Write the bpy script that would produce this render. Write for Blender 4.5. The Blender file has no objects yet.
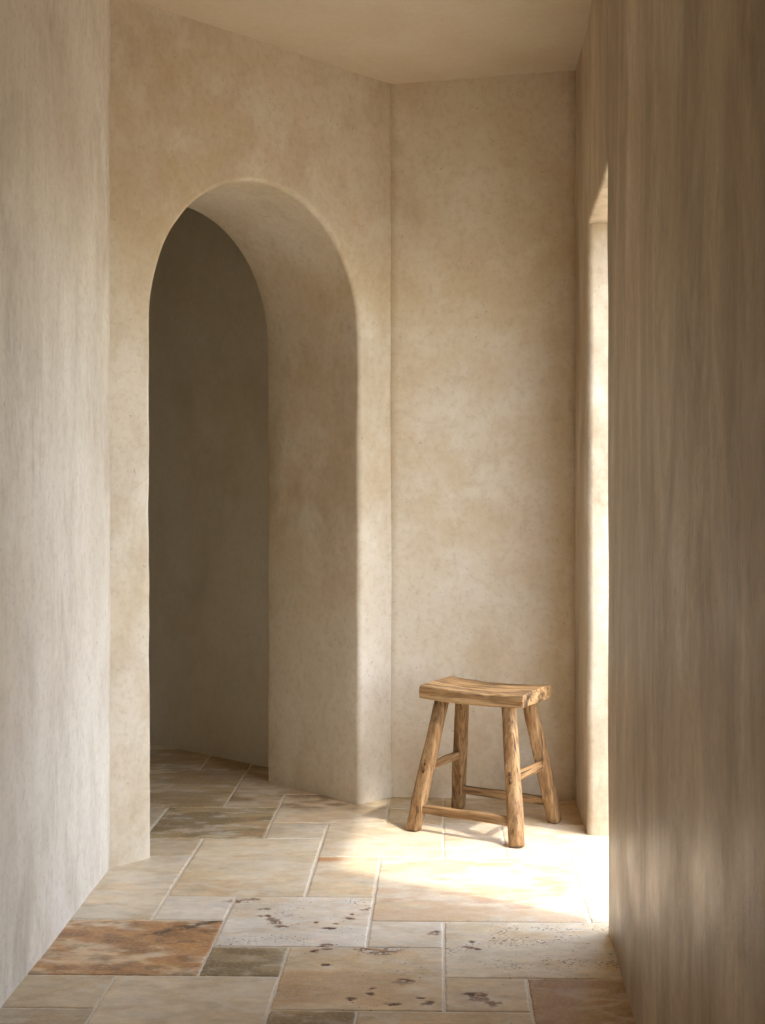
import bpy, bmesh, math, random
import numpy as np
from mathutils import Vector, Matrix, noise as mnoise

SC = bpy.context.scene
COL = SC.collection
rng = np.random.default_rng(7)

# ------------------------------------------------------------------ helpers
def tag(o, label=None, cat=None, group=None, kind=None):
    if label: o['label'] = label
    if cat: o['category'] = cat
    if group: o['group'] = group
    if kind: o['kind'] = kind
    return o

def link_mesh(name, verts, faces, mat, parent=None, smooth=True):
    me = bpy.data.meshes.new(name)
    me.from_pydata([tuple(v) for v in verts], [], [tuple(f) for f in faces])
    me.materials.append(mat)
    if smooth:
        me.polygons.foreach_set('use_smooth', [True] * len(me.polygons))
    me.update()
    o = bpy.data.objects.new(name, me)
    COL.objects.link(o)
    if parent: o.parent = parent
    return o

def link_bm(name, bm, mat, parent=None, smooth=True):
    bmesh.ops.recalc_face_normals(bm, faces=bm.faces[:])
    me = bpy.data.meshes.new(name)
    bm.to_mesh(me); bm.free()
    me.materials.append(mat)
    if smooth:
        me.polygons.foreach_set('use_smooth', [True] * len(me.polygons))
    o = bpy.data.objects.new(name, me)
    COL.objects.link(o)
    if parent: o.parent = parent
    return o

def srgb(r, g, b):
    f = lambda c: (c / 255 / 12.92) if c / 255 <= .04045 else ((c / 255 + .055) / 1.055) ** 2.4
    return np.array([f(r), f(g), f(b)])

def _hash(ix, iy, seed):
    h = (ix.astype(np.int64) * 374761393 + iy.astype(np.int64) * 668265263 + seed * 144269504) & 0xffffffff
    h = ((h ^ (h >> 13)) * 1274126177) & 0xffffffff
    h = (h ^ (h >> 16)) & 0xffffffff
    return h / 4294967295.0

def vnoise(x, y, seed=0):
    ix = np.floor(x); iy = np.floor(y)
    fx = x - ix; fy = y - iy
    fx = fx * fx * fx * (fx * (fx * 6 - 15) + 10); fy = fy * fy * fy * (fy * (fy * 6 - 15) + 10)
    a = _hash(ix, iy, seed); b = _hash(ix + 1, iy, seed)
    c = _hash(ix, iy + 1, seed); d = _hash(ix + 1, iy + 1, seed)
    return (a * (1 - fx) + b * fx) * (1 - fy) + (c * (1 - fx) + d * fx) * fy

def fbm(x, y, seed=0, octv=5):
    v = 0; a = .5; t = 0
    for k in range(octv):
        v = v + a * vnoise(x * 2 ** k + 13.7 * k, y * 2 ** k + 7.1 * k, seed + k); t += a; a *= .55
    return v / t

def sstep(a, b, x):
    t = np.clip((x - a) / (b - a), 0, 1)
    return t * t * (3 - 2 * t)

# ------------------------------------------------------------------ node helpers
class NT:
    def __init__(s, name):
        s.m = bpy.data.materials.new(name); s.m.use_nodes = True
        s.t = s.m.node_tree; s.t.nodes.clear()
        s.out = s.t.nodes.new('ShaderNodeOutputMaterial')
        s.b = s.t.nodes.new('ShaderNodeBsdfPrincipled')
        s.t.links.new(s.b.outputs[0], s.out.inputs[0])
        s.tc = s.t.nodes.new('ShaderNodeTexCoord')
    def L(s, a, b): s.t.links.new(a, b)
    def map(s, scale, rot=(0, 0, 0), loc=(0, 0, 0), src=None):
        n = s.t.nodes.new('ShaderNodeMapping')
        n.inputs['Scale'].default_value = scale; n.inputs['Rotation'].default_value = rot; n.inputs['Location'].default_value = loc
        s.L(src or s.tc.outputs['Object'], n.inputs[0]); return n.outputs[0]
    def noise(s, vec, scale, detail=4, rough=.55, dist=0):
        n = s.t.nodes.new('ShaderNodeTexNoise')
        n.inputs['Scale'].default_value = scale; n.inputs['Detail'].default_value = detail
        n.inputs['Roughness'].default_value = rough; n.inputs['Distortion'].default_value = dist
        s.L(vec, n.inputs['Vector']); return n.outputs['Fac']
    def ramp(s, fac, stops):
        n = s.t.nodes.new('ShaderNodeValToRGB'); r = n.color_ramp
        while len(r.elements) < len(stops): r.elements.new(.5)
        for e, (p, c) in zip(r.elements, stops):
            e.position = p; e.color = (*c, 1) if not np.isscalar(c) else (c, c, c, 1)
        s.L(fac, n.inputs[0]); return n.outputs[0]
    def mix(s, fac, a, b, mode='MIX'):
        n = s.t.nodes.new('ShaderNodeMix'); n.data_type = 'RGBA'; n.blend_type = mode
        for inp, v in ((n.inputs[0], fac), (n.inputs[6], a), (n.inputs[7], b)):
            if isinstance(v, bpy.types.NodeSocket): s.L(v, inp)
            elif np.isscalar(v): inp.default_value = v if inp == n.inputs[0] else (v, v, v, 1)
            else: inp.default_value = (*v, 1)
        return n.outputs[2]
    def math(s, op, a, b=0.0, c=None):
        n = s.t.nodes.new('ShaderNodeMath'); n.operation = op
        for i, v in enumerate((a, b) if c is None else (a, b, c)):
            if isinstance(v, bpy.types.NodeSocket): s.L(v, n.inputs[i])
            else: n.inputs[i].default_value = v
        return n.outputs[0]
    def bump(s, h, strength, dist, normal=None):
        n = s.t.nodes.new('ShaderNodeBump'); n.inputs['Strength'].default_value = strength; n.inputs['Distance'].default_value = dist
        s.L(h, n.inputs['Height'])
        if normal is not None: s.L(normal, n.inputs['Normal'])
        return n.outputs[0]
    def attr(s, name):
        n = s.t.nodes.new('ShaderNodeAttribute'); n.attribute_name = name; return n

# ------------------------------------------------------------------ plaster
def plaster(name, base, warm, pale, dark, streak=0.0, streak_dark=0.3, rough=.72, spec=.35, speck=.5, seed=0.0, blotch=.5, broad=0.0, stains=()):
    m = NT(name)
    off = (seed * 3.1, seed * 1.7, seed * .9)
    p = m.map((1, 1, 1), loc=off)
    big = m.noise(p, 1.3, 4, .55, .15)
    med = m.noise(p, 4.5, 7, .66, .1)
    fine = m.noise(p, 42, 6, .72)
    c = m.mix(m.ramp(big, [(.35, 0.0), (.65, 1.0)]), base, warm)
    c = m.mix(m.math('MULTIPLY', m.ramp(med, [(.42, 0.0), (.68, 1.0)]), blotch), c, pale)
    dk = m.noise(m.map((1, 1, .7), loc=(off[0] + 5, off[1] + 2, off[2] + 3)), 3.4, 8, .7, .15)
    c = m.mix(m.math('MULTIPLY', m.ramp(dk, [(.5, 0.0), (.74, 1.0)]), blotch * .8), c, dark)
    h = med
    if streak:
        sv = m.map((1, 1, .42), loc=off)
        s1 = m.noise(sv, 4.2, 8, .68, .4)
        s2 = m.noise(m.map((1, 1, .36), loc=(off[0] + 2, off[1], off[2])), 17, 8, .7, .3)
        patch = m.ramp(m.noise(m.map((1, 1, .6), loc=off), 2.4, 4), [(.38, .12), (.62, 1.0)])
        c = m.mix(m.math('MULTIPLY', m.math('MULTIPLY', m.ramp(s1, [(.47, 0.0), (.72, 1.0)]), streak_dark), patch), c, dark)
        c = m.mix(m.math('MULTIPLY', m.math('MULTIPLY', m.ramp(s2, [(.5, 0.0), (.72, 1.0)]), patch), streak_dark * .8), c, dark)
        c = m.mix(m.math('MULTIPLY', m.ramp(s1, [(.26, 1.0), (.46, 0.0)]), streak), c, pale)
        c = m.mix(m.math('MULTIPLY', m.ramp(s2, [(.28, 1.0), (.46, 0.0)]), streak * .6), c, pale)
        h = m.math('ADD', m.math('MULTIPLY', med, .7), m.math('MULTIPLY', s2, .4))
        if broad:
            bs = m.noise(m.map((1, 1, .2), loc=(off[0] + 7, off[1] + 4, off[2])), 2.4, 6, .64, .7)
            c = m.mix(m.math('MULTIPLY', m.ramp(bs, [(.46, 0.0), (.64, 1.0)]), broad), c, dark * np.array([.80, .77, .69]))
        # water stains that run down the wall: place along the wall, width, foot height, weight
        sepn = m.t.nodes.new('ShaderNodeSeparateXYZ'); m.L(m.tc.outputs['Object'], sepn.inputs[0])
        for (yy, wd, zf, wt) in stains:
            warp = m.math('ADD', sepn.outputs[1], m.math('MULTIPLY', m.math('SUBTRACT', s1, .5), .35))
            dy = m.math('DIVIDE', m.math('SUBTRACT', warp, yy), wd)
            gs = m.math('POWER', 2.718, m.math('MULTIPLY', m.math('MULTIPLY', dy, dy), -1.0))
            zz = m.math('SUBTRACT', m.math('ADD', sepn.outputs[2], m.math('MULTIPLY', s2, .8)), zf)
            hz = m.math('MINIMUM', m.math('MAXIMUM', m.math('MULTIPLY', zz, 1.2), 0.0), 1.0)
            k = m.math('MULTIPLY', m.math('MULTIPLY', gs, hz), m.ramp(s2, [(.25, .35), (.6, 1.0)]))
            c = m.mix(m.math('MULTIPLY', k, wt * .7), c, dark * np.array([.70, .68, .56]))
    c = m.mix(m.math('MULTIPLY', m.ramp(fine, [(.3, 1.0), (.52, 0.0)]), .34), c, dark)
    # tiny specks and scratches of the float
    sp = m.noise(m.map((1, 1, .75), loc=off), 85, 3, .6, .4)
    spm = m.ramp(sp, [(.66, 0.0), (.76, 1.0)])
    c = m.mix(m.math('MULTIPLY', spm, speck), c, dark * .55)
    m.L(c, m.b.inputs['Base Color'])
    r = m.ramp(med, [(.3, rough - .12), (.7, rough + .1)])
    m.L(r, m.b.inputs['Roughness'])
    m.b.inputs['Specular IOR Level'].default_value = spec
    hh = m.math('ADD', h, m.math('MULTIPLY', fine, .22))
    hh = m.math('SUBTRACT', hh, m.math('MULTIPLY', spm, .25))
    trow = m.noise(m.map((1, 1, 1), rot=(.3, .5, .2), loc=off), 2.3, 2, .4, .5)
    n1 = m.bump(trow, .5, .03)
    m.L(m.bump(hh, .32, .012, n1), m.b.inputs['Normal'])
    return m.m

A = lambda r, g, b: srgb(r, g, b)
M_cloud = plaster('plaster_cloudy', A(224, 213, 194), A(213, 195, 164), A(233, 226, 213), A(184, 162, 128), seed=1, blotch=.75, speck=.5)
M_ceil = plaster('plaster_ceiling', A(220, 208, 188), A(215, 200, 175), A(226, 216, 198), A(200, 183, 156), seed=2, blotch=.5, speck=.15)
M_left = plaster('plaster_streaked_pale', A(233, 228, 219), A(227, 219, 206), A(240, 237, 231), A(178, 166, 149), streak=.45, streak_dark=.66, seed=3, blotch=.5, speck=.6, broad=.15)
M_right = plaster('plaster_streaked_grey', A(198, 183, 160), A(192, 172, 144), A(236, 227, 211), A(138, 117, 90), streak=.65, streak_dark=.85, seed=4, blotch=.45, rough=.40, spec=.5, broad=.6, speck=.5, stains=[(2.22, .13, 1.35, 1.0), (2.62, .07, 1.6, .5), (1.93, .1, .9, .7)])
M_dark = plaster('plaster_passage', A(222, 218, 206), A(217, 209, 192), A(230, 227, 217), A(192, 185, 166), seed=6, blotch=.7, speck=.15)

# ------------------------------------------------------------------ plan of the place (metres; x right, y away from the viewer, camera over 0,0)
W0 = np.array([-1.0234, 4.0854]); W1 = np.array([-.1881, 4.9932])
D = (W1 - W0) / np.hypot(*(W1 - W0)); NRM = np.array([-D[1], D[0]])
LEN = float(np.hypot(*(W1 - W0)))
def AP(s, off): return W0 + D * s + NRM * off
L_BACK = np.array([-.94, -1.6]); R_BACK = np.array([.36, -1.6])
R_NE = np.array([.4442, 3.5471]); R_FE = np.array([.4928, 4.480]); R_C = np.array([.4999, 4.9601])
DOOR_H = 2.06
def ceil_z(x, y):
    return 2.682 + np.where(x > -.19, .058, .036) * (np.sqrt((x + .19) ** 2 + .0036) - .06)

def wob(x, y, z, amp=.004, sc=2.2):
    return amp * (mnoise.noise((x * sc, y * sc, z * sc)) + .4 * mnoise.noise((x * sc * 3, y * sc * 3, z * sc * 2)))

def wall_panel(name, p0, p1, outward, thick, mat, label, z0=-.06, amp=.004, step=.05, top=None, extend=(0, 0)):
    """a plastered wall slab: its room face is a slightly uneven grid, its back is flat"""
    p0 = np.array(p0, float); p1 = np.array(p1, float); o = np.array(outward, float); o /= np.hypot(*o)
    dv = (p1 - p0); Lg = np.hypot(*dv); dv /= Lg
    q0 = p0 - dv * extend[0]; q1 = p1 + dv * extend[1]; Lq = np.hypot(*(q1 - q0))
    nu = max(2, int(Lq / step)); nv = int(2.8 / step)
    V = []; Fc = []
    for i in range(nu + 1):
        q = q0 + (q1 - q0) * i / nu
        zt = (float(ceil_z(q[0], q[1])) + .06) if top is None else top
        for j in range(nv + 1):
            z = z0 + (zt - z0) * j / nv
            w = wob(q[0], q[1], z, amp)
            V.append((q[0] + o[0] * w, q[1] + o[1] * w, z))
    for i in range(nu):
        for j in range(nv):
            a = i * (nv + 1) + j; Fc.append((a, a + nv + 1, a + nv + 2, a + 1))
    b = len(V)
    ring = [i * (nv + 1) for i in range(nu + 1)] + [nu * (nv + 1) + j for j in range(1, nv + 1)] + \
           [i * (nv + 1) + nv for i in range(nu - 1, -1, -1)] + [j for j in range(nv - 1, 0, -1)]
    for r in ring:
        x, y, z = V[r]
        t = np.dot(np.array([x, y]) - q0, dv)
        bp = q0 + dv * t + o * thick
        V.append((bp[0], bp[1], z))
    n = len(ring)
    for k in range(n):
        Fc.append((ring[k], b + k, b + (k + 1) % n, ring[(k + 1) % n]))
    Fc.append(tuple(b + k for k in range(n - 1, -1, -1)))
    bm = bmesh.new(); vs = [bm.verts.new(v) for v in V]
    for f in Fc: bm.faces.new([vs[k] for k in f])
    ob = link_bm(name, bm, mat)
    me = ob.data
    big = max(range(len(me.polygons)), key=lambda k: len(me.polygons[k].vertices))
    for k, pl in enumerate(me.polygons): pl.use_smooth = abs(pl.normal.x * o[0] + pl.normal.y * o[1]) > .8 and k != big
    return tag(ob, label, 'wall', kind='structure')

wall_panel('wall_left', L_BACK, W0, (-1, 0), .18, M_left, 'pale streaked lime plaster wall along the left of the passage', extend=(.1, 0), amp=.005)
wall_panel('wall_back', W1, R_C, (0, 1), .25, M_cloud, 'warm tan plaster wall behind the stool', extend=(.02, .02), amp=.003)
wall_panel('wall_rear', L_BACK, R_BACK, (0, -1), .18, M_cloud, 'plain plaster wall closing the passage behind the viewer', extend=(.25, .25))

# ------------------------------------------------------------------ wall with the arch
AS0, AS1 = .154, 1.070
AC = (AS0 + AS1) / 2; AA = (AS1 - AS0) / 2
SPR, AB = 1.69, .523
TH = .53
def arch_outline():
    pts = []
    nj = 44
    for i in range(nj): pts.append((AS0, -.06 + (SPR + .06) * i / nj, -1.0, 0.0))
    na = 72
    for i in range(na + 1):
        t = math.pi - math.pi * i / na
        e = 2 / 2.08
        cx = math.copysign(abs(math.cos(t)) ** e, math.cos(t)); cy = abs(math.sin(t)) ** e
        nx, ny = cx / AA, cy / AB; l = math.hypot(nx, ny) or 1
        pts.append((AC + AA * cx, SPR + AB * cy, nx / l, ny / l))
    for i in range(nj - 1, -1, -1): pts.append((AS1, -.06 + (SPR + .06) * i / nj, 1.0, 0.0))
    return pts
def arch_wall():
    pts = arch_outline(); n = len(pts)
    sL, sR, zt = -.6, LEN + .02, 2.80
    # where each outline point goes on the outer rectangle
    outer = []
    for (s, z, nx, nz) in pts:
        if z < SPR - 1e-6 and nx < 0: outer.append((sL, z))
        elif z < SPR - 1e-6 and nx > 0: outer.append((sR, z))
        else:
            ca, cz = AC, SPR
            dx, dz = s - ca, z - cz
            ts = []
            if dx > 1e-9: ts.append((sR - ca) / dx)
            if dx < -1e-9: ts.append((sL - ca) / dx)
            if dz > 1e-9: ts.append((zt - cz) / dz)
            t = min(ts); outer.append((ca + dx * t, cz + dz * t))
    R = .020
    rings = []
    # from the outer rectangle inwards on the front face
    fr = [1, .88, .72, .56, .42, .3, .2, .12, .06]
    V = []; Fc = []
    def put(s, z, off):
        p = AP(s, off); V.append((p[0], p[1], z)); return len(V) - 1
    def edge_w(s, z): return .0030 * mnoise.noise((s * 4, z * 4, 3.3)) + .0022 * mnoise.noise((s * 14, z * 14, 1.3))
    for back in (False, True):
        pass
    prof = []
    for f in fr: prof.append(('face', f))
    for k in range(7): prof.append(('round', k / 6 * math.pi / 2))
    for t in (.12, .26, .4, .55, .7, .85): prof.append(('reveal', t))
    for k in range(5): prof.append(('bround', k / 4 * math.pi / 2))
    for f in fr[::-1]: prof.append(('bface', f))
    grid = []
    for (kd, v) in prof:
        row = []
        for (s, z, nx, nz), (os_, oz) in zip(pts, outer):
            wv = edge_w(s, z)
            rr = R * (1 + .35 * mnoise.noise((s * 3, z * 3, 9)))
            bs, bz = s + nx * (rr + wv), z + nz * (rr + wv)          # where the rounding meets the face
            if kd in ('face', 'bface'):
                fs, fz = bs + (os_ - bs) * v, bz + (oz - bz) * v
                if nz == 0: fz = z
                w = wob(fs * 1.0, 2.0, fz, .0035)
                row.append(put(fs, fz, w if kd == 'face' else TH))
            elif kd == 'round':
                w = wob(bs, 2.0, bz, .0035)
                a = v
                fs, fz = s + nx * (rr * (1 - math.sin(a)) + wv), z + nz * (rr * (1 - math.sin(a)) + wv)
                row.append(put(fs, fz, w + rr * (1 - math.cos(a))))
            elif kd == 'reveal':
                w = .005 * mnoise.noise((s * 2.5, z * 2.5, v * 2.0 + 5)) + .0025 * mnoise.noise((s * 8, z * 8, v * 5 + 5))
                ww = w + wv * (1 - v)
                row.append(put(s + nx * ww, z + nz * ww, .03 + (TH - .06) * v))
            else:
                r2 = .018
                row.append(put(s + nx * r2 * (1 - math.cos(v)), z + nz * r2 * (1 - math.cos(v)), TH - r2 + r2 * math.sin(v)))
        grid.append(row)
    for a in range(len(grid) - 1):
        for b in range(n - 1):
            Fc.append((grid[a][b], grid[a][b + 1], grid[a + 1][b + 1], grid[a + 1][b]))
    # outer rim and foot
    for b in range(n - 1):
        Fc.append((grid[0][b + 1], grid[0][b], grid[-1][b], grid[-1][b + 1]))
    bm = bmesh.new(); vs = [bm.verts.new(v) for v in V]
    for f in Fc: bm.faces.new([vs[k] for k in f])
    # corners of the rectangle that the fan cuts off
    for (cs, cz) in ((sL, zt), (sR, zt)):
        near = sorted(range(n), key=lambda b: (outer[b][0] - cs) ** 2 + (outer[b][1] - cz) ** 2)
        side = [b for b in near if abs(outer[b][0] - cs) < 1e-6][0]; topb = [b for b in near if abs(outer[b][1] - zt) < 1e-6][0]
        if side != topb:
            for gi, off in ((0, 0), (-1, TH)):
                p = AP(cs, off); cv = bm.verts.new((p[0], p[1], cz))
                bm.faces.new([vs[grid[gi][side]], cv, vs[grid[gi][topb]]])
    return tag(link_bm('wall_diagonal', bm, M_cloud), 'tan plaster wall set at an angle and pierced by a round arch', 'wall', kind='structure')
arch_wall()

# the space behind the arch
def passage():
    a, b = AP(1.249, .50), AP(.991, 3.6)
    wall_panel('wall_passage_right', a, b, (D[0], D[1]), .16, M_dark, 'shadowed plaster wall seen through the arch', extend=(0, .1), amp=.006)
    c = AP(-.58, 3.6)
    wall_panel('wall_passage_end', b, c, (NRM[0], NRM[1]), .16, M_dark, 'plaster wall closing the space behind the arch', extend=(.1, .1))
    wall_panel('wall_passage_left', c, AP(-.58, .45), (-D[0], -D[1]), .16, M_dark, 'plaster wall on the far left behind the arch', extend=(.1, .05))
passage()

# ------------------------------------------------------------------ right wall with its doorway
def right_wall():
    bm = bmesh.new()
    DV = (R_FE - R_NE); DL = np.hypot(*DV); DV /= DL
    OUT = np.array([DV[1], -DV[0]])
    T = .155
    def zt(p): return float(ceil_z(p[0], p[1])) + .06
    def strip(profile, z0f, z1f, nz):
        """a vertical sheet following a plan profile"""
        cols = []
        for p in profile:
            za, zb = z0f, (z1f if z1f is not None else zt(p))
            cols.append([bm.verts.new((p[0], p[1], za + (zb - za) * j / nz)) for j in range(nz + 1)])
        for i in range(len(cols) - 1):
            for j in range(nz): bm.faces.new((cols[i][j], cols[i + 1][j], cols[i + 1][j + 1], cols[i][j + 1]))
        return cols
    # --- near leaf of the wall: from behind the viewer to the near edge of the doorway, outline in plan
    def inner(p, z): return p
    rn, rf = .007, .022
    vn = (R_NE - R_BACK); vn /= np.hypot(*vn)
    on = np.array([vn[1], -vn[0]])
    def along(y): return R_BACK + vn * ((y - R_BACK[1]) / vn[1])
    B0, B1 = along(-.90), along(-.42)                                # unseen opening added behind the viewer to brighten the foreground
    near = [B1 + on * T, B1 + on * T * .5] + [B1 + (R_NE - vn * rn - B1) * k / 70 for k in range(71)]
    for k in range(1, 7):
        a = k / 6 * math.pi / 2
        near.append(R_NE - vn * rn + vn * rn * math.sin(a) + on * rn * (1 - math.cos(a)))
    near += [R_NE + on * T * t for t in (.3, .6, 1.0)]
    near += [B1 + on * T]
    rear = [R_BACK - vn * .15 + (B0 - R_BACK + vn * .15) * k / 30 for k in range(31)] + [B0 + on * T * .5, B0 + on * T, R_BACK - vn * .15 + on * T]
    far = [R_NE * 0 + R_C + (np.array([.03, .0]) + R_FE - R_FE)]
    vf = (R_C - R_FE); vf /= np.hypot(*vf)
    of = np.array([vf[1], -vf[0]])
    far = [R_FE + of * T + vf * .48, R_FE + of * T] + [R_FE + of * T * t for t in (.75, .5, .3)]
    for k in range(7):
        a = math.pi / 2 * (1 - k / 6)
        far.append(R_FE + vf * rf - vf * rf * math.sin(a) + of * rf * (1 - math.cos(a)))
    far += [R_FE + vf * (rf + (.49 - rf) * k / 8) for k in range(1, 9)]
    HS = DOOR_H
    zlow = -.06
    def sheet(profile, n, o):
        cols = []
        for ip, p in enumerate(profile):
            cl = []
            ztop = zt(p)
            zs = list(np.linspace(zlow, HS, 46)) + list(np.linspace(HS, ztop, 16))[1:]
            for z in zs:
                w = wob(p[0], p[1], z, .0035)
                w2 = .0025 * mnoise.noise((3.1, p[1] * 2, z * 4))
                cl.append(bm.verts.new((p[0] + o[0] * w, p[1] + o[1] * w + (w2 if True else 0), z)))
            cols.append(cl)
        for i in range(len(cols) - 1):
            for j in range(len(cols[0]) - 1):
                bm.faces.new((cols[i][j], cols[i + 1][j], cols[i + 1][j + 1], cols[i][j + 1]))
        return cols
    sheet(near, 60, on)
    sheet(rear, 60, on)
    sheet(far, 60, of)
    # --- lintels: section swept along the doorway and the added opening (inner face, soffit, outer face)
    def lintel(a, b):
        dv = b - a; dl = np.hypot(*dv); dv = dv / dl; out = np.array([dv[1], -dv[0]])
        nl = 26
        cols = []
        for i in range(nl + 1):
            p = a + dv * (-.004 + (dl + .028) * i / nl)
            ztop = zt(p)
            sec = [(0.0, z) for z in np.linspace(ztop, HS + .012, 14)] + [(.002, HS + .004), (.006, HS + .001), (.012, HS)] + [(T * t, HS) for t in (.4, .7, 1)] + [(T, ztop)]
            cl = []
            for (o, z) in sec:
                q = p + out * o
                w = wob(q[0], q[1], z, .0035) if o < .02 else .002 * mnoise.noise((q[0] * 6, q[1] * 6, z))
                cl.append(bm.verts.new((q[0] + out[0] * w * (1 if o < .02 else 0), q[1], z + (0 if o < .02 else w))))
            cols.append(cl)
        for i in range(nl):
            for j in range(len(cols[0]) - 1):
                bm.faces.new((cols[i][j], cols[i + 1][j], cols[i + 1][j + 1], cols[i][j + 1]))
    lintel(R_NE, R_FE)
    lintel(B0, B1)
    bmesh.ops.remove_doubles(bm, verts=bm.verts[:], dist=.0002)
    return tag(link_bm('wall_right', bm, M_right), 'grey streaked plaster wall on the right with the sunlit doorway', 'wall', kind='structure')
right_wall()

# ------------------------------------------------------------------ ceiling
def ceiling():
    xs = np.linspace(-4.2, .66, 98); ys = np.linspace(-1.8, 7.6, 189)
    V = []; Fc = []
    for x in xs:
        for y in ys:
            V.append((x, y, float(ceil_z(np.array(x), y)) + wob(x, y, 7.7, .004)))
    ny = len(ys)
    for i in range(len(xs) - 1):
        for j in range(ny - 1):
            a = i * ny + j; Fc.append((a, a + 1, a + ny + 1, a + ny))
    b = len(V)
    # roof slab above
    cs = [(xs[0], ys[0]), (xs[-1], ys[0]), (xs[-1], ys[-1]), (xs[0], ys[-1])]
    for (x, y) in cs: V.append((x, y, 3.6))
    Fc.append((b, b + 1, b + 2, b + 3))
    e0 = [i * ny for i in range(len(xs))]; e1 = [(len(xs) - 1) * ny + j for j in range(ny)]
    e2 = [i * ny + ny - 1 for i in range(len(xs) - 1, -1, -1)]; e3 = [j for j in range(ny - 1, -1, -1)]
    for k, e in enumerate((e0, e1, e2, e3)): Fc.append(tuple(e) + (b + (k + 1) % 4, b + k))
    bm = bmesh.new(); vs = [bm.verts.new(v) for v in V]
    for f in Fc: bm.faces.new([vs[k] for k in f])
    o = link_bm('ceiling', bm, M_ceil)
    for pl in o.data.polygons: pl.use_smooth = len(pl.vertices) == 4 and pl.area < .02
    return tag(o, 'smooth tan plaster ceiling over the passage', 'ceiling', kind='structure')
ceiling()

# ------------------------------------------------------------------ travertine floor
U = .2
X0 = .0075
ROW = {0: 3.025}
def rowy(j): return 3.0252 + .1998 * j
def colx(i): return X0 + U * i
CREAM = (228, 217, 196); PALE = (232, 224, 209); TAN = (216, 198, 168); BEIGE = (220, 206, 180); GREYB = (190, 177, 152)
#   i0  i1  j0  j1   colour  style     pit density
TILES = [
 (-6, -3, 1, 3, (224, 200, 164), 'rust', .35), (-6, -4, 3, 6, CREAM, 'cloud', .15), (-4, -3, 3, 4, PALE, 'cloud', .1),
 (-4, -2, 4, 7, (226, 212, 184), 'cloud', .05), (-3, -1, 2, 4, (234, 226, 212), 'pitted', .8), (-3, -2, 1, 2, (172, 154, 120), 'olive', .5),
 (-4, -2, -2, 1, (226, 211, 184), 'cloud', .4), (-6, -4, 0, 1, (212, 196, 166), 'cloud', .45), (-6, -4, -2, 0, (196, 180, 152), 'cloud', .3),
 (-2, 0, 0, 2, (222, 202, 168), 'tan', .7), (-2, -1, -2, 0, (176, 150, 114), 'olive', .3), (-1, 1, -2, 0, (218, 198, 164), 'cloud', .6),
 (1, 3, -2, 1, (186, 152, 108), 'brown', .5), (0, 1, 0, 1, (222, 204, 174), 'cloud', .6), (0, 3, 1, 3, (226, 212, 186), 'pitted', .9),
 (-1, 0, 2, 3, (228, 218, 200), 'cloud', .3), (-1, 2, 3, 6, (228, 212, 184), 'orange', .2), (2, 4, 3, 6, (216, 204, 180), 'cloud', .3),
 (-2, -1, 4, 6, (226, 212, 186), 'rusttop', .4), (-2, 0, 6, 8, (220, 206, 180), 'cloud', .15), (0, 1, 6, 8, (222, 208, 184), 'cloud', .15),
 (1, 4, 6, 8, (218, 202, 174), 'cloud', .2), (-3, -2, 7, 8, (214, 202, 178), 'cloud', .1), (-3, -1, 8, 10, (216, 196, 164), 'brownstain', .25),
 (-5, -3, 7, 9, (186, 166, 126), 'olivevein', .2), (-6, -5, 7, 9, (196, 184, 160), 'cloud', .15), (-6, -4, 6, 7, (206, 190, 162), 'cloud', .1),
 (-4, -3, 9, 10, (198, 178, 144), 'brownstain', .2), (-6, -4, 9, 12, (196, 176, 138), 'tanvein', .1), (-4, -2, 10, 12, (190, 166, 132), 'cloud', .15),
 (-1, 0, 8, 9, (206, 188, 154), 'cloud', .2), (-1, 0, 9, 10, (204, 186, 152), 'cloud', .2), (0, 2, 8, 10, (206, 186, 150), 'cloud', .2), (2, 4, 8, 11, (200, 170, 126), 'cloud', .2),
 (-7, -5, 12, 14, (180, 160, 124), 'cloud', .1), (-5, -4, 12, 14, (172, 148, 112), 'cloud', .1), (-4, -3, 12, 13, (178, 156, 120), 'cloud', .1),
]
IMIN, IMAX, JMIN, JMAX = -21, 4, -24, 23
occ = np.zeros((IMAX - IMIN, JMAX - JMIN), bool)
for (a, b, c, d, *_r) in TILES: occ[a - IMIN:b - IMIN, c - JMIN:d - JMIN] = True
rr = random.Random(5)
for j in range(JMIN, JMAX):
    for i in range(IMIN, IMAX):
        if occ[i - IMIN, j - JMIN]: continue
        opts = [(3, 2), (2, 3), (2, 2), (2, 2), (1, 2), (2, 1), (1, 1)]
        rr.shuffle(opts); opts.append((1, 1))
        for (w, h) in opts:
            if i + w <= IMAX and j + h <= JMAX and not occ[i - IMIN:i + w - IMIN, j - JMIN:j + h - JMIN].any():
                occ[i - IMIN:i + w - IMIN, j - JMIN:j + h - JMIN] = True
                cc = rr.choice([CREAM, BEIGE, TAN, GREYB, (196, 176, 140)])
                TILES.append((i, i + w, j, j + h, cc, 'cloud', .2)); break

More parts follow.
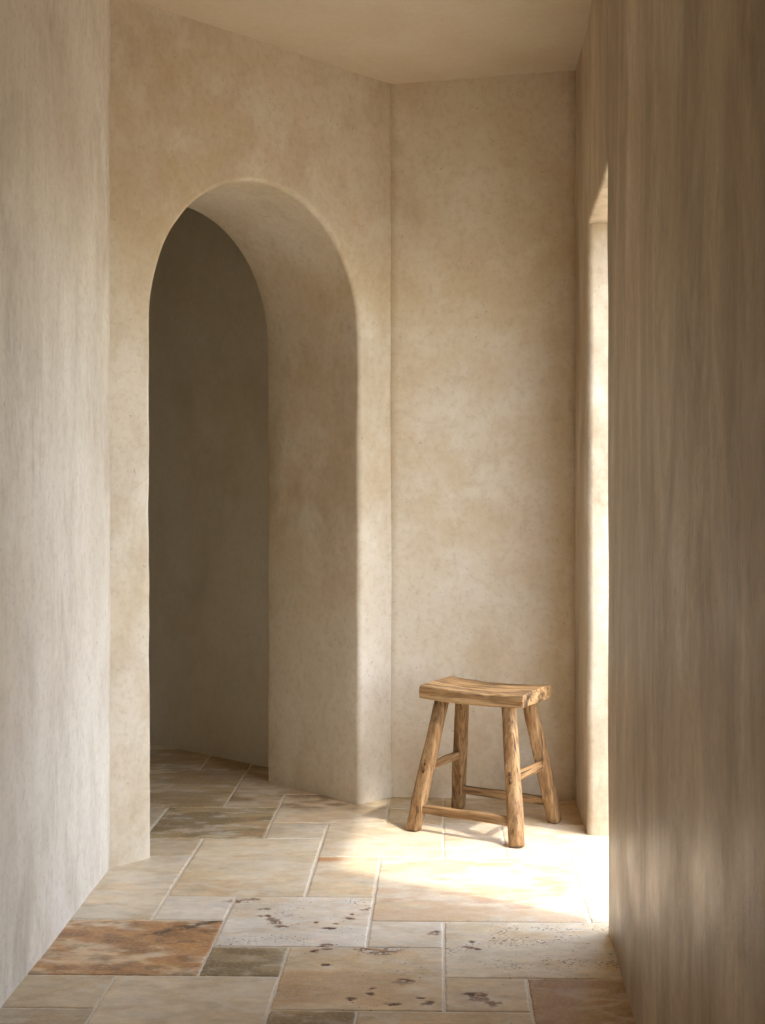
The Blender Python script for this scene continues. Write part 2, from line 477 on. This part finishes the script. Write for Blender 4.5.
# larger hollows in the stone: x, y, half-length, half-width, turn, colour (0 brown .. 1 pale filling)
PITS = [
 (-.573, 3.785, .034, .014, .15, .25), (-.553, 3.793, .022, .012, .2, .35), (-.505, 3.715, .010, .006, .0, .0), (-.492, 3.72, .012, .006, .0, .3), (-.478, 3.66, .008, .012, .5, .0),
 (-.462, 3.63, .014, .018, .5, .35), (-.448, 3.605, .014, .010, .3, .2), (-.437, 3.578, .020, .009, -.3, .2), (-.425, 3.572, .010, .006, -.2, .0),
 (-.500, 3.66, .010, .006, .1, .0), (-.30, 3.565, .018, .007, .15, .0), (-.285, 3.60, .007, .006, 0, .0), (-.25, 3.645, .011, .009, .0, .1),
 (-.247, 3.68, .006, .009, .4, .0), (-.212, 3.715, .015, .007, .1, .25), (-.20, 3.73, .008, .006, .0, .0), (-.34, 3.61, .006, .005, .0, .0),
 (-.325, 3.395, .012, .008, .2, .0), (-.308, 3.425, .015, .008, .3, .0), (-.292, 3.41, .012, .006, -.2, .3), (-.295, 3.44, .014, .007, -.1, .1), (-.287, 3.302, .012, .006, 0, .0),
 (-.196, 3.405, .018, .016, .2, .0), (-.172, 3.400, .030, .016, -.1, .75), (-.160, 3.385, .032, .012, .1, .35), (-.130, 3.405, .022, .010, .2, .1), (-.112, 3.42, .024, .009, .15, .3),
 (-.088, 3.195, .022, .015, .1, .55), (-.083, 3.207, .016, .008, .1, .0), (-.105, 3.064, .016, .008, .0, .0), (-.165, 3.12, .010, .010, .4, .15), (-.03, 3.07, .014, .010, .3, .2), (-.05, 3.10, .010, .006, .1, .1),
 (-.21, 3.09, .010, .008, .2, .1), (-.165, 3.155, .008, .006, .2, .1),
 (.072, 3.125, .014, .011, .0, .0), (.094, 3.122, .012, .010, .1, .15), (.086, 3.095, .022, .012, .2, .5), (.118, 3.07, .016, .014, .6, .35),
 (.073, 3.43, .016, .007, -.2, .1), (.089, 3.42, .012, .006, -.2, .0), (.08, 3.47, .007, .006, .0, .0), (.062, 3.43, .008, .005, .0, .3),
 (-.02, 3.53, .012, .012, .3, .55), (-.012, 3.545, .008, .008, 0, .0),
]
RUSTV = srgb(182, 130, 74); BROWN = srgb(134, 86, 48); DKV = srgb(92, 66, 44); OLV = srgb(124, 108, 76); WHT = srgb(230, 222, 208)

def lerp(a, b, t): return a + (b - a) * t[..., None]

def tile_colour(X, Y, t, k):
    a, b, c, d, base, style, dens = t
    x0, x1, y0, y1 = colx(a), colx(b), rowy(c), rowy(d)
    u = (X - x0) / (x1 - x0); v = (Y - y0) / (y1 - y0)
    base = srgb(*base)
    sd = 40 + k * 17
    n1 = fbm(X * 5 + Y * 1.2, Y * 9, sd); n2 = fbm(X * 14, Y * 26, sd + 5); n3 = fbm(X * 40, Y * 60, sd + 9, 3)
    C = np.broadcast_to(base, X.shape + (3,)).copy()
    C *= (1 + .34 * (n1 - .5) + .32 * (n2 - .5) + .22 * (n3 - .5))[..., None]
    warm = sstep(.52, .75, fbm(X * 6 + 3, Y * 10 - 2, sd + 21))
    C = lerp(C, C * np.array([1.0, .88, .72]), warm * .55)
    C = lerp(C, np.broadcast_to(WHT, C.shape) * .95, sstep(.58, .8, fbm(X * 7 - 3, Y * 15 + 2, sd + 31)) * .35)
    # soft veining along the bedding
    vn_ = 1 - np.abs(2 * fbm(X * 3.1 + Y * 1.4 + sd, Y * 6.5 - X * 1.2, sd + 61, 7) - 1)
    C = lerp(C, C * np.array([.86, .76, .60]), sstep(.80, .99, vn_) * .55)
    vn2 = 1 - np.abs(2 * fbm(X * 4.3 - Y * 1.7 + sd, Y * 8 + X * 1.5, sd + 71, 7) - 1)
    C = lerp(C, np.broadcast_to(WHT, C.shape) * 1.02, sstep(.86, 1.0, vn2) * .45)
    if style == 'rust':
        m = sstep(.44, .62, fbm(X * 6.2 + Y * 3, Y * 12, 311, 8) + .13 * sstep(.5, 1, u) - .07 * sstep(.2, .5, u) * (1 - sstep(.5, .7, u)))
        C = lerp(C, np.broadcast_to(RUSTV, C.shape) * (0.8 + .5 * n2)[..., None], m * .85)
        ridge = 1 - np.abs(2 * fbm(X * 3.4 - Y * 2.6, Y * 7.5 + X * 1.5, 77, 5) - 1)
        C = lerp(C, np.broadcast_to(BROWN, C.shape), sstep(.86, .99, ridge) * .4)
        m2 = sstep(.55, .7, fbm(X * 14, Y * 26, 91, 7))
        C = lerp(C, np.broadcast_to(DKV, C.shape), m2 * .45)
        vein = np.exp(-((v - (.60 + .42 * (u - .62) / .38 + .10 * (n2 - .5) * 4 * .5)) / .045) ** 2) * sstep(.60, .72, u) * sstep(.36, .5, n3 + .5 * n2 - .15)
        C = lerp(C, np.broadcast_to(DKV * .6, C.shape), vein * .9)
    elif style == 'rusttop':
        m = np.exp(-((v - .92) / .07) ** 2) * (1 - sstep(.2, .6, u)) * (.6 + .6 * n2)
        C = lerp(C, np.broadcast_to(srgb(198, 142, 90), C.shape), np.clip(m, 0, .85))
        C = lerp(C, C * np.array([.95, .84, .66]), sstep(.5, .7, n1) * .6)
    elif style == 'orange':
        m = sstep(.44, .64, fbm(X * 5, Y * 9, 411, 6))
        C = lerp(C, np.broadcast_to(srgb(214, 178, 140), C.shape), m * .55)
        C = lerp(C, np.broadcast_to(srgb(200, 150, 112), C.shape), sstep(.55, .72, fbm(X * 9, Y * 20, 433, 6)) * .55)
    elif style == 'olive':
        m = sstep(.42, .62, fbm(X * 10, Y * 18, 511 + k, 6))
        C = lerp(C, np.broadcast_to(OLV, C.shape), m * .7)
        C = lerp(C, np.broadcast_to(srgb(196, 182, 156), C.shape), sstep(.6, .72, fbm(X * 13, Y * 26, 521, 5)) * .7)
    elif style == 'olivevein':
        m = sstep(.46, .62, fbm(X * 5 + Y * 2, Y * 13 - X * 2, 611, 6))
        C = lerp(C, np.broadcast_to(srgb(118, 100, 66), C.shape), m * .62)
        C = lerp(C, np.broadcast_to(WHT, C.shape), sstep(.66, .74, fbm(X * 12, Y * 40, 621, 6)) * .5)
        m = sstep(.6, .8, u) * sstep(.45, .6, n1)
        C = lerp(C, np.broadcast_to(srgb(190, 150, 110), C.shape), m * .5)
    elif style == 'tanvein':
        m = sstep(.48, .62, fbm(X * 3, Y * 9, 711, 6))
        C = lerp(C, np.broadcast_to(srgb(150, 124, 82), C.shape), m * .6)
    elif style == 'brownstain':
        m = sstep(.42, .62, fbm(X * 6, Y * 12, 815, 6)) * sstep(.3, .6, v)
        C = lerp(C, np.broadcast_to(srgb(122, 88, 50), C.shape), m * .75)
    elif style == 'tan':
        C = lerp(C, np.broadcast_to(srgb(198, 164, 122), C.shape), sstep(.45, .7, fbm(X * 6, Y * 10, 911, 6)) * .5)
        C = lerp(C, np.broadcast_to(srgb(150, 104, 60), C.shape), np.exp(-(((X + .33) / .05) ** 2 + ((Y - 3.40) / .05) ** 2)) * .35 + np.exp(-(((X + .35) / .05) ** 2 + ((Y - 3.15) / .1) ** 2)) * .35)
    elif style == 'brown':
        C = lerp(C, np.broadcast_to(srgb(158, 116, 74), C.shape), sstep(.4, .65, fbm(X * 5, Y * 9, 1011, 6)) * .6)
    return np.clip(C, .01, .95)

def floor():
    VV = []; FF = []; CC = []; PD = []; base = 0
    for k, t in enumerate(TILES):
        a, b, c, d, cc, st, dens = t
        xa, xb, ya, yb = colx(a), colx(b), rowy(c), rowy(d)
        near = yb > 2.6 and ya < 4.5 and xb > -1.25
        mid = yb > 2.6 and ya < 6.1 and xb > -1.9
        res = (.0034 if any(xa < p[0] < xb and ya < p[1] < yb for p in PITS) else .0055) if near else (.012 if mid else .06)
        g = .0017
        def line(lo, hi):
            n = max(3, int((hi - lo) / res))
            core = np.linspace(lo + g + .009, hi - g - .009, n)
            return np.concatenate([[lo + g, lo + g + .0025, lo + g + .005], core, [hi - g - .005, hi - g - .0025, hi - g]])
        xs = line(xa, xb); ys = line(ya, yb)
        X, Y = np.meshgrid(xs, ys, indexing='ij')
        ex = np.minimum(X - xa, xb - X) - g; ey = np.minimum(Y - ya, yb - Y) - g
        e = np.minimum(ex, ey)
        # worn, chipped rim
        chip = fbm(X * 55 + k, Y * 55, 5 + k, 3)
        soft = .0035 + .006 * np.clip(chip - .42, 0, 1) * 2
        drop = np.clip(1 - e / soft, 0, 1) ** 2
        Z = -.0040 * drop * (.7 + .9 * np.clip(chip - .3, 0, 1))
        Z += .0006 * (fbm(X * 7, Y * 7, 3 + k, 3) - .5) - .0004
        wx = .0030 * (fbm(X * 24 + 3 * k, Y * 24, 17 + k, 3) - .5); wy = .0030 * (fbm(X * 24, Y * 24 + 5 * k, 29 + k, 3) - .5)
        fall = np.exp(-np.clip(e, 0, 1) / .006)
        Xd = X + wx * fall; Yd = Y + wy * fall
        C = tile_colour(X, Y, t, k)
        # worn rim, darker in the chips
        C = lerp(C, C * .72, np.clip(drop * sstep(.5, .62, chip) * 1.2, 0, 1) * .6)
        if near:
            for (px, py, rx, ry, tn, pl) in PITS:
                if not (xa - .03 < px < xb + .03 and ya - .03 < py < yb + .03): continue
                cs, sn = math.cos(tn), math.sin(tn)
                dx, dy = X - px, Y - py
                uu = (dx * cs + dy * sn) / rx; vv = (-dx * sn + dy * cs) / ry
                q = np.sqrt(uu * uu + vv * vv) * .95 + 2.2 * (fbm(X * 85, Y * 120, 55, 4) - .46)
                mk = 1 - sstep(.72, 1.0, q)
                Z -= .0018 * mk
                pc = srgb(58, 34, 16) * (1 - pl) + srgb(214, 196, 172) * pl
                C = lerp(C, np.broadcast_to(srgb(158, 104, 58), C.shape), (1 - sstep(.85, 1.5, q)) * .75)
                C = lerp(C, np.broadcast_to(pc, C.shape), mk * .92)
        ni, nj = X.shape
        idx = np.arange(ni * nj).reshape(ni, nj) + base
        VV.append(np.stack([Xd, Yd, Z], -1).reshape(-1, 3)); CC.append(C.reshape(-1, 3)); PD.append(np.full(ni * nj, dens))
        FF.append(np.stack([idx[:-1, :-1], idx[1:, :-1], idx[1:, 1:], idx[:-1, 1:]], -1).reshape(-1, 4))
        base += ni * nj
    # mortar bed between the slabs
    bx = np.linspace(colx(IMIN), colx(IMAX), 60); by = np.linspace(rowy(JMIN), rowy(JMAX), 90)
    X, Y = np.meshgrid(bx, by, indexing='ij'); ni, nj = X.shape
    idx = np.arange(ni * nj).reshape(ni, nj) + base
    VV.append(np.stack([X, Y, np.full_like(X, -.0026)], -1).reshape(-1, 3))
    CC.append(np.broadcast_to(srgb(228, 220, 204), (ni * nj, 3))); PD.append(np.full(ni * nj, .0))
    FF.append(np.stack([idx[:-1, :-1], idx[1:, :-1], idx[1:, 1:], idx[:-1, 1:]], -1).reshape(-1, 4))
    V = np.concatenate(VV).astype(np.float32); Fq = np.concatenate(FF).astype(np.int32); C = np.concatenate(CC); P = np.concatenate(PD)
    me = bpy.data.meshes.new('floor')
    me.vertices.add(len(V)); me.vertices.foreach_set('co', V.ravel())
    me.loops.add(Fq.size); me.loops.foreach_set('vertex_index', Fq.ravel())
    me.polygons.add(len(Fq)); me.polygons.foreach_set('loop_start', np.arange(0, Fq.size, 4, dtype=np.int32))
    me.polygons.foreach_set('use_smooth', np.ones(len(Fq), bool))
    me.update(calc_edges=True)
    at = me.attributes.new('stone', 'FLOAT_COLOR', 'POINT')
    at.data.foreach_set('color', np.concatenate([C, np.ones((len(C), 1))], 1).astype(np.float32).ravel())
    ap = me.attributes.new('pitting', 'FLOAT', 'POINT'); ap.data.foreach_set('value', P.astype(np.float32))
    m = NT('travertine')
    col = m.attr('stone').outputs['Color']; pd = m.attr('pitting').outputs['Fac']
    f1 = m.noise(m.map((1, 1.7, 1)), 90, 5, .65); f2 = m.noise(m.map((1, 2.2, 1)), 28, 5, .65, .6)
    c = m.mix(m.math('MULTIPLY', m.ramp(f2, [(.3, 1.0), (.55, 0.0)]), .28), col, m.mix(1.0, col, (.72, .60, .44), 'MULTIPLY'))
    c = m.mix(m.math('MULTIPLY', m.ramp(f1, [(.48, 0.0), (.7, 1.0)]), .35), c, WHT)
    f3 = m.noise(m.map((1, 1.5, 1), loc=(3, 1, 2)), 150, 4, .7)
    c = m.mix(m.math('MULTIPLY', m.ramp(f3, [(.32, 1.0), (.5, 0.0)]), .28), c, m.mix(1.0, c, (.70, .58, .46), 'MULTIPLY'))
    # small holes: elongated along the bedding, gathered in drifts
    hole = m.noise(m.map((1, 1.4, 1)), 105, 3, .55, .6)
    drift = m.noise(m.map((1, 1.6, 1), loc=(2, 1, 0)), 8, 3, .6)
    th = m.math('SUBTRACT', .86, m.math('MULTIPLY', m.math('MULTIPLY', pd, .34), m.ramp(drift, [(.3, .25), (.62, 1.0)])))
    hm = m.math('SUBTRACT', hole, th)
    hmask = m.math('MINIMUM', m.math('MAXIMUM', m.math('MULTIPLY', hm, 22.0), 0.0), 1.0)
    c = m.mix(m.math('MULTIPLY', hmask, .8), c, srgb(84, 58, 36))
    m.L(c, m.b.inputs['Base Color'])
    m.L(m.ramp(f2, [(.3, .42), (.7, .62)]), m.b.inputs['Roughness'])
    m.b.inputs['Specular IOR Level'].default_value = .4
    h = m.math('SUBTRACT', m.math('ADD', m.math('MULTIPLY', f1, .25), m.math('MULTIPLY', f2, .5)), m.math('MULTIPLY', hmask, 1.2))
    m.L(m.bump(h, .35, .0035), m.b.inputs['Normal'])
    me.materials.append(m.m)
    o = bpy.data.objects.new('floor', me); COL.objects.link(o)
    return tag(o, 'worn travertine slab floor in cream, tan and rust tones', 'floor', kind='structure')
floor()

# ground outside the doorway
def ground():
    m = NT('terrace_stone')
    n = m.noise(m.map((1, 1, 1)), 6, 6, .6)
    m.L(m.ramp(n, [(.3, tuple(srgb(186, 172, 148))), (.7, tuple(srgb(212, 200, 176)))]), m.b.inputs['Base Color'])
    m.b.inputs['Roughness'].default_value = .85
    xs = np.linspace(.8, 14, 40); ys = np.linspace(-14, 22, 80)
    V = []; Fc = []
    for x in xs:
        for y in ys: V.append((x, y, -.012 + .004 * mnoise.noise((x, y, 0))))
    for i in range(len(xs) - 1):
        for j in range(len(ys) - 1):
            a = i * len(ys) + j; Fc.append((a, a + len(ys), a + len(ys) + 1, a + 1))
    return tag(link_mesh('ground', V, Fc, m.m), 'pale stone terrace outside the doorway', 'ground', kind='structure')
ground()

# ------------------------------------------------------------------ wood
def wood(name, axis, light, mid, dark, seed=0, grime=.5, scale=1.0):
    m = NT(name)
    sc = [1.0, 1.0, 1.0]; sc[axis] = .05
    v = m.map(tuple(sc), loc=(seed, seed * .7, seed * 1.3))
    g1 = m.noise(v, 55 * scale, 6, .65, .6)
    g2 = m.noise(v, 160 * scale, 4, .6, .3)
    sc2 = [1.0, 1.0, 1.0]; sc2[axis] = .14
    b = m.noise(m.map(tuple(sc2), loc=(seed + 3, 1, seed)), 17, 5, .65, 1.0)
    c = m.mix(m.ramp(g1, [(.36, 0.0), (.62, 1.0)]), mid, light)
    c = m.mix(m.math('MULTIPLY', m.ramp(g2, [(.32, 1.0), (.50, 0.0)]), .7), c, dark)
    c = m.mix(m.math('MULTIPLY', m.ramp(b, [(.50, 0.0), (.68, 1.0)]), grime), c, dark)
    sc3 = [1.0, 1.0, 1.0]; sc3[axis] = .035
    cr = m.noise(m.map(tuple(sc3), loc=(seed + 9, 4, seed)), 46, 3, .55, .3)
    crm = m.ramp(cr, [(.62, 0.0), (.67, 1.0)])
    c = m.mix(m.math('MULTIPLY', crm, .8), c, dark * .35)
    m.L(c, m.b.inputs['Base Color'])
    m.L(m.ramp(g1, [(.3, .72), (.7, .55)]), m.b.inputs['Roughness'])
    m.b.inputs['Specular IOR Level'].default_value = .35
    h = m.math('SUBTRACT', m.math('ADD', g1, m.math('MULTIPLY', g2, .5)), m.math('MULTIPLY', crm, .9))
    m.L(m.bump(h, .45, .004), m.b.inputs['Normal'])
    return m.m
WL, WM, WD = srgb(170, 137, 97), srgb(130, 94, 57), srgb(56, 38, 22)
M_seat = wood('old_elm_seat', 0, srgb(184, 152, 110), srgb(136, 99, 60), srgb(52, 35, 21), 1.3, .95)
M_leg = wood('old_elm_leg', 2, WL, WM, WD, 4.1, .45)
M_rail = wood('old_elm_rail', 0, WL, WM, WD, 7.7, .45)
M_side = wood('old_elm_side_rail', 1, WL, WM, WD, 2.2, .45)
M_tenon = wood('old_elm_end_grain', 2, srgb(108, 78, 48), srgb(82, 56, 32), srgb(40, 26, 14), 9.1, .7)

# ------------------------------------------------------------------ stool
def loft(sections, cap=True):
    """sections: list of rings (same count) -> bmesh"""
    bm = bmesh.new(); R = [[bm.verts.new(p) for p in s] for s in sections]; n = len(R[0])
    for a in range(len(R) - 1):
        for k in range(n): bm.faces.new((R[a][k], R[a][(k + 1) % n], R[a + 1][(k + 1) % n], R[a + 1][k]))
    if cap:
        for s, rev in ((R[0], True), (R[-1], False)):
            c = bm.verts.new(sum((v.co for v in s), Vector()) / n)
            for k in range(n):
                f = (s[k], s[(k + 1) % n], c)
                bm.faces.new(f[::-1] if rev else f)
    return bm

def rod(name, p0, p1, w, h, mat, parent, up=(0, 0, 1), n=24, seg=26, taper=(1, 1), sq=3.2, seed=0, endr=.006, rough=.0012, swell=0):
    p0, p1 = Vector(p0), Vector(p1); ax = (p1 - p0); Lg = ax.length; ax.normalize()
    up = Vector(up); sx = ax.cross(up).normalized(); sy = sx.cross(ax).normalized()
    secs = []
    ts = [0, endr * .25, endr] + [endr + (Lg - 2 * endr) * k / seg for k in range(1, seg)] + [Lg - endr, Lg - endr * .25, Lg]
    for t in ts:
        f = t / Lg
        s = taper[0] + (taper[1] - taper[0]) * f + swell * math.sin(math.pi * f)
        ee = min(t, Lg - t)
        if ee < endr: s *= .80 + .20 * math.sqrt(max(0, 1 - (1 - ee / endr) ** 2))
        ring = []
        bend = Vector((mnoise.noise((f * 1.7, seed, .3)), mnoise.noise((f * 1.7, seed, 5.3)), 0)) * .003 * math.sin(math.pi * f)
        for k in range(n):
            a = 2 * math.pi * k / n
            cx = math.copysign(abs(math.cos(a)) ** (2 / sq), math.cos(a)); cy = math.copysign(abs(math.sin(a)) ** (2 / sq), math.sin(a))
            q = 1 + rough / w * 2 * mnoise.noise((cx * 1.4 + seed, cy * 1.4, f * Lg * 9)) * 1.3 + rough / w * mnoise.noise((cx * 4 + seed, cy * 4, f * Lg * 25))
            ring.append(p0 + ax * t + sx * (cx * w / 2 * s * q + bend.x) + sy * (cy * h / 2 * s * q + bend.y))
        secs.append(ring)
    return link_bm(name, loft(secs), mat, parent)

stool = bpy.data.objects.new('wooden_stool', None); COL.objects.link(stool)
stool.location = (.154, 4.602, 0); stool.rotation_euler = (0, 0, math.atan2(-.475, .88))
tag(stool, 'weathered wooden stool with a dipped rectangular seat, standing in the sunlit corner', 'stool')

# seat: a thick dished board
def seat():
    L2, D2 = .199, .119
    zb, thk = .440, .049
    na, n = 44, 40
    secs = []
    us = [-1, -.992, -.975] + list(np.linspace(-.95, .95, na)) + [.975, .992, 1]
    for u in us:
        e = 1 - abs(u)
        r = 1.0 if e > .03 else math.sqrt(max(0, 1 - (1 - e / .03) ** 2))
        x = u * L2
        dip = .0095 * (1 - (abs(u)) ** 2.2)
        ring = []
        for k in range(n):
            a = 2 * math.pi * k / n
            sq = 11
            cy = math.copysign(abs(math.cos(a)) ** (2 / sq), math.cos(a)); cz = math.copysign(abs(math.sin(a)) ** (2 / sq), math.sin(a))
            hy = D2 * (.975 + .025 * r) + .0025 * mnoise.noise((x * 9, cy * 2, 1.1)) + .002 * mnoise.noise((x * 26, cy * 2, 4.1))
            hz = thk / 2 * (.82 + .18 * r)
            y = cy * hy; z = zb + thk / 2 + cz * hz
            topw = max(0, cz)
            z -= dip * (.85 if cz < 0 else 1.0)
            dish = .004 * (1 - (abs(u)) ** 4) * (1 - (y / D2) ** 2) if cz > .5 else 0
            z -= dish
            # wear and hack marks
            z += (.0018 * mnoise.noise((x * 14, y * 18, cz)) + .0014 * mnoise.noise((x * 40, y * 60, cz)))
            # front edge worn ragged
            if cz > .2 and cy < -.6:
                rg = max(0, mnoise.noise((x * 24, 2.0, 0)) + .25); z -= .0055 * rg; y += .004 * rg
            ring.append((x, y, z))
        secs.append(ring)
    s = link_bm('seat', loft(secs), M_seat, stool)
    m = s.modifiers.new('smooth', 'SUBSURF'); m.levels = 1; m.render_levels = 1
    return s
seat()
FEET = {'FL': (-.186, -.180), 'FR': (.207, -.187), 'BR': (.193, .158), 'BL': (-.190, .160)}
TOPS = {'FL': (-.126, -.072), 'FR': (.124, -.072), 'BR': (.126, .074), 'BL': (-.130, .074)}
ZT = .452
def legpt(k, z):
    f = z / ZT
    return (FEET[k][0] + (TOPS[k][0] - FEET[k][0]) * f, FEET[k][1] + (TOPS[k][1] - FEET[k][1]) * f, z)
SH = {'FL': (.044, .042, 4.6), 'FR': (.048, .045, 3.0), 'BR': (.044, .046, 4.6), 'BL': (.043, .040, 6)}
for i, k in enumerate(('FL', 'FR', 'BR', 'BL')):
    w, h, sq = SH[k]
    lg = rod('leg', legpt(k, .0015), legpt(k, ZT), w, h, M_leg, stool, up=(0, 1, 0), taper=(1.03, .98), sq=sq, seed=i * 3.7 + 1, rough=.0016, swell=.03, endr=.005)
    # flatten the sawn foot on the floor
    for v in lg.data.vertices:
        if v.co.z < .0012: v.co.z = .0006
    if k in ('FL', 'FR'):
        # tenon of the side rail coming through the front of the leg
        c = Vector(legpt(k, .207)); ln = Vector(legpt(k, .3)) - Vector(legpt(k, .1)); ln.normalize()
        side = Vector((1, 0, 0)); out = ln.cross(side).normalized()
        if out.y > 0: out = -out
        side = out.cross(ln).normalized()
        face = c + out * (h / 2 * 1.04 + .0012)
        for dz, hh, ww in ((.0145, .012, .0085), (-.0085, .020, .0095)):
            bm = bmesh.new()
            bmesh.ops.create_cube(bm, size=1)
            bmesh.ops.bevel(bm, geom=bm.edges[:], offset=.12, segments=2, affect='EDGES')
            Mx = Matrix((side, out, ln)).transposed().to_4x4()
            for v in bm.verts:
                q = Vector((v.co.x * ww, v.co.y * .006, v.co.z * hh))
                v.co = face + ln * dz + side * q.x + out * (q.y - .0022) + ln * q.z
            link_bm('tenon', bm, M_tenon, lg)
def rail(a, b, z, w, h, mat, sd):
    rod('stretcher', legpt(a, z), legpt(b, z), w, h, mat, stool, sq=3.0, seed=sd, rough=.0014, endr=.004, seg=18)
rail('FL', 'FR', .074, .022, .031, M_rail, 11.1)
rail('BL', 'BR', .074, .022, .031, M_rail, 13.1)
rail('FL', 'BL', .207, .021, .029, M_side, 15.1)
rail('FR', 'BR', .207, .021, .032, M_side, 17.1)

# ------------------------------------------------------------------ light
w = bpy.data.worlds.new('World'); SC.world = w; w.use_nodes = True
nt = w.node_tree; nt.nodes.clear()
sky = nt.nodes.new('ShaderNodeTexSky'); sky.sky_type = 'NISHITA'; sky.sun_disc = False
sky.sun_elevation = math.radians(62.7); sky.sun_rotation = math.radians(121)
hs = nt.nodes.new('ShaderNodeHueSaturation'); hs.inputs['Saturation'].default_value = .6
mx = nt.nodes.new('ShaderNodeMix'); mx.data_type = 'RGBA'; mx.blend_type = 'MULTIPLY'; mx.inputs[0].default_value = 1
mx.inputs[7].default_value = (1.0, .975, .94, 1)
bg = nt.nodes.new('ShaderNodeBackground'); bg.inputs[1].default_value = 1.6
ow = nt.nodes.new('ShaderNodeOutputWorld')
nt.links.new(sky.outputs[0], hs.inputs['Color']); nt.links.new(hs.outputs[0], mx.inputs[6]); nt.links.new(mx.outputs[2], bg.inputs[0]); nt.links.new(bg.outputs[0], ow.inputs[0])

sl = bpy.data.lights.new('sun', 'SUN'); sl.energy = 3.9; sl.angle = math.radians(2.0); sl.color = (1.0, .93, .83)
so = bpy.data.objects.new('sun', sl); COL.objects.link(so)
el = math.radians(62.7)
dirv = Vector((-.855 * math.cos(el), .518 * math.cos(el), -math.sin(el)))
so.rotation_euler = dirv.to_track_quat('-Z', 'Y').to_euler(); so.location = (4, 1, 6)

# daylight portals filling the doorway and the added opening (they guide the sampling of the sky and add no light)
for (px, py) in ((.64, 4.02), (.55, -.66)):
    pl = bpy.data.lights.new('opening_sky', 'AREA'); pl.shape = 'RECTANGLE'; pl.size = 2.1; pl.size_y = 1.1
    pl.cycles.is_portal = True
    po = bpy.data.objects.new('opening_sky', pl); COL.objects.link(po)
    po.matrix_world = Matrix.Translation((px, py, 1.03)) @ Matrix(((0, 0, 1), (0, 1, 0), (-1, 0, 0))).to_4x4()

# ------------------------------------------------------------------ camera
cam = bpy.data.cameras.new('camera'); co = bpy.data.objects.new('camera', cam); COL.objects.link(co)
cam.sensor_fit = 'AUTO'; cam.sensor_width = 36; cam.lens = 36 * 1328 / 1024
cam.shift_x = -(411.9 - 382.5) / 1024; cam.shift_y = -(512 - 468) / 1024
cam.clip_start = .02
co.location = (0, 0, 1.237); co.rotation_euler = (math.pi / 2, 0, .0219)
SC.camera = co

vs_ = SC.view_settings
vs_.view_transform = 'Standard'; vs_.look = 'None'; vs_.gamma = 1; vs_.use_curve_mapping = False
vs_.exposure = -0.42
cy = SC.cycles
cy.max_bounces = 14; cy.diffuse_bounces = 10; cy.glossy_bounces = 4
cy.use_denoising = True
cy.sample_clamp_indirect = 6
cy.caustics_reflective = False; cy.caustics_refractive = False
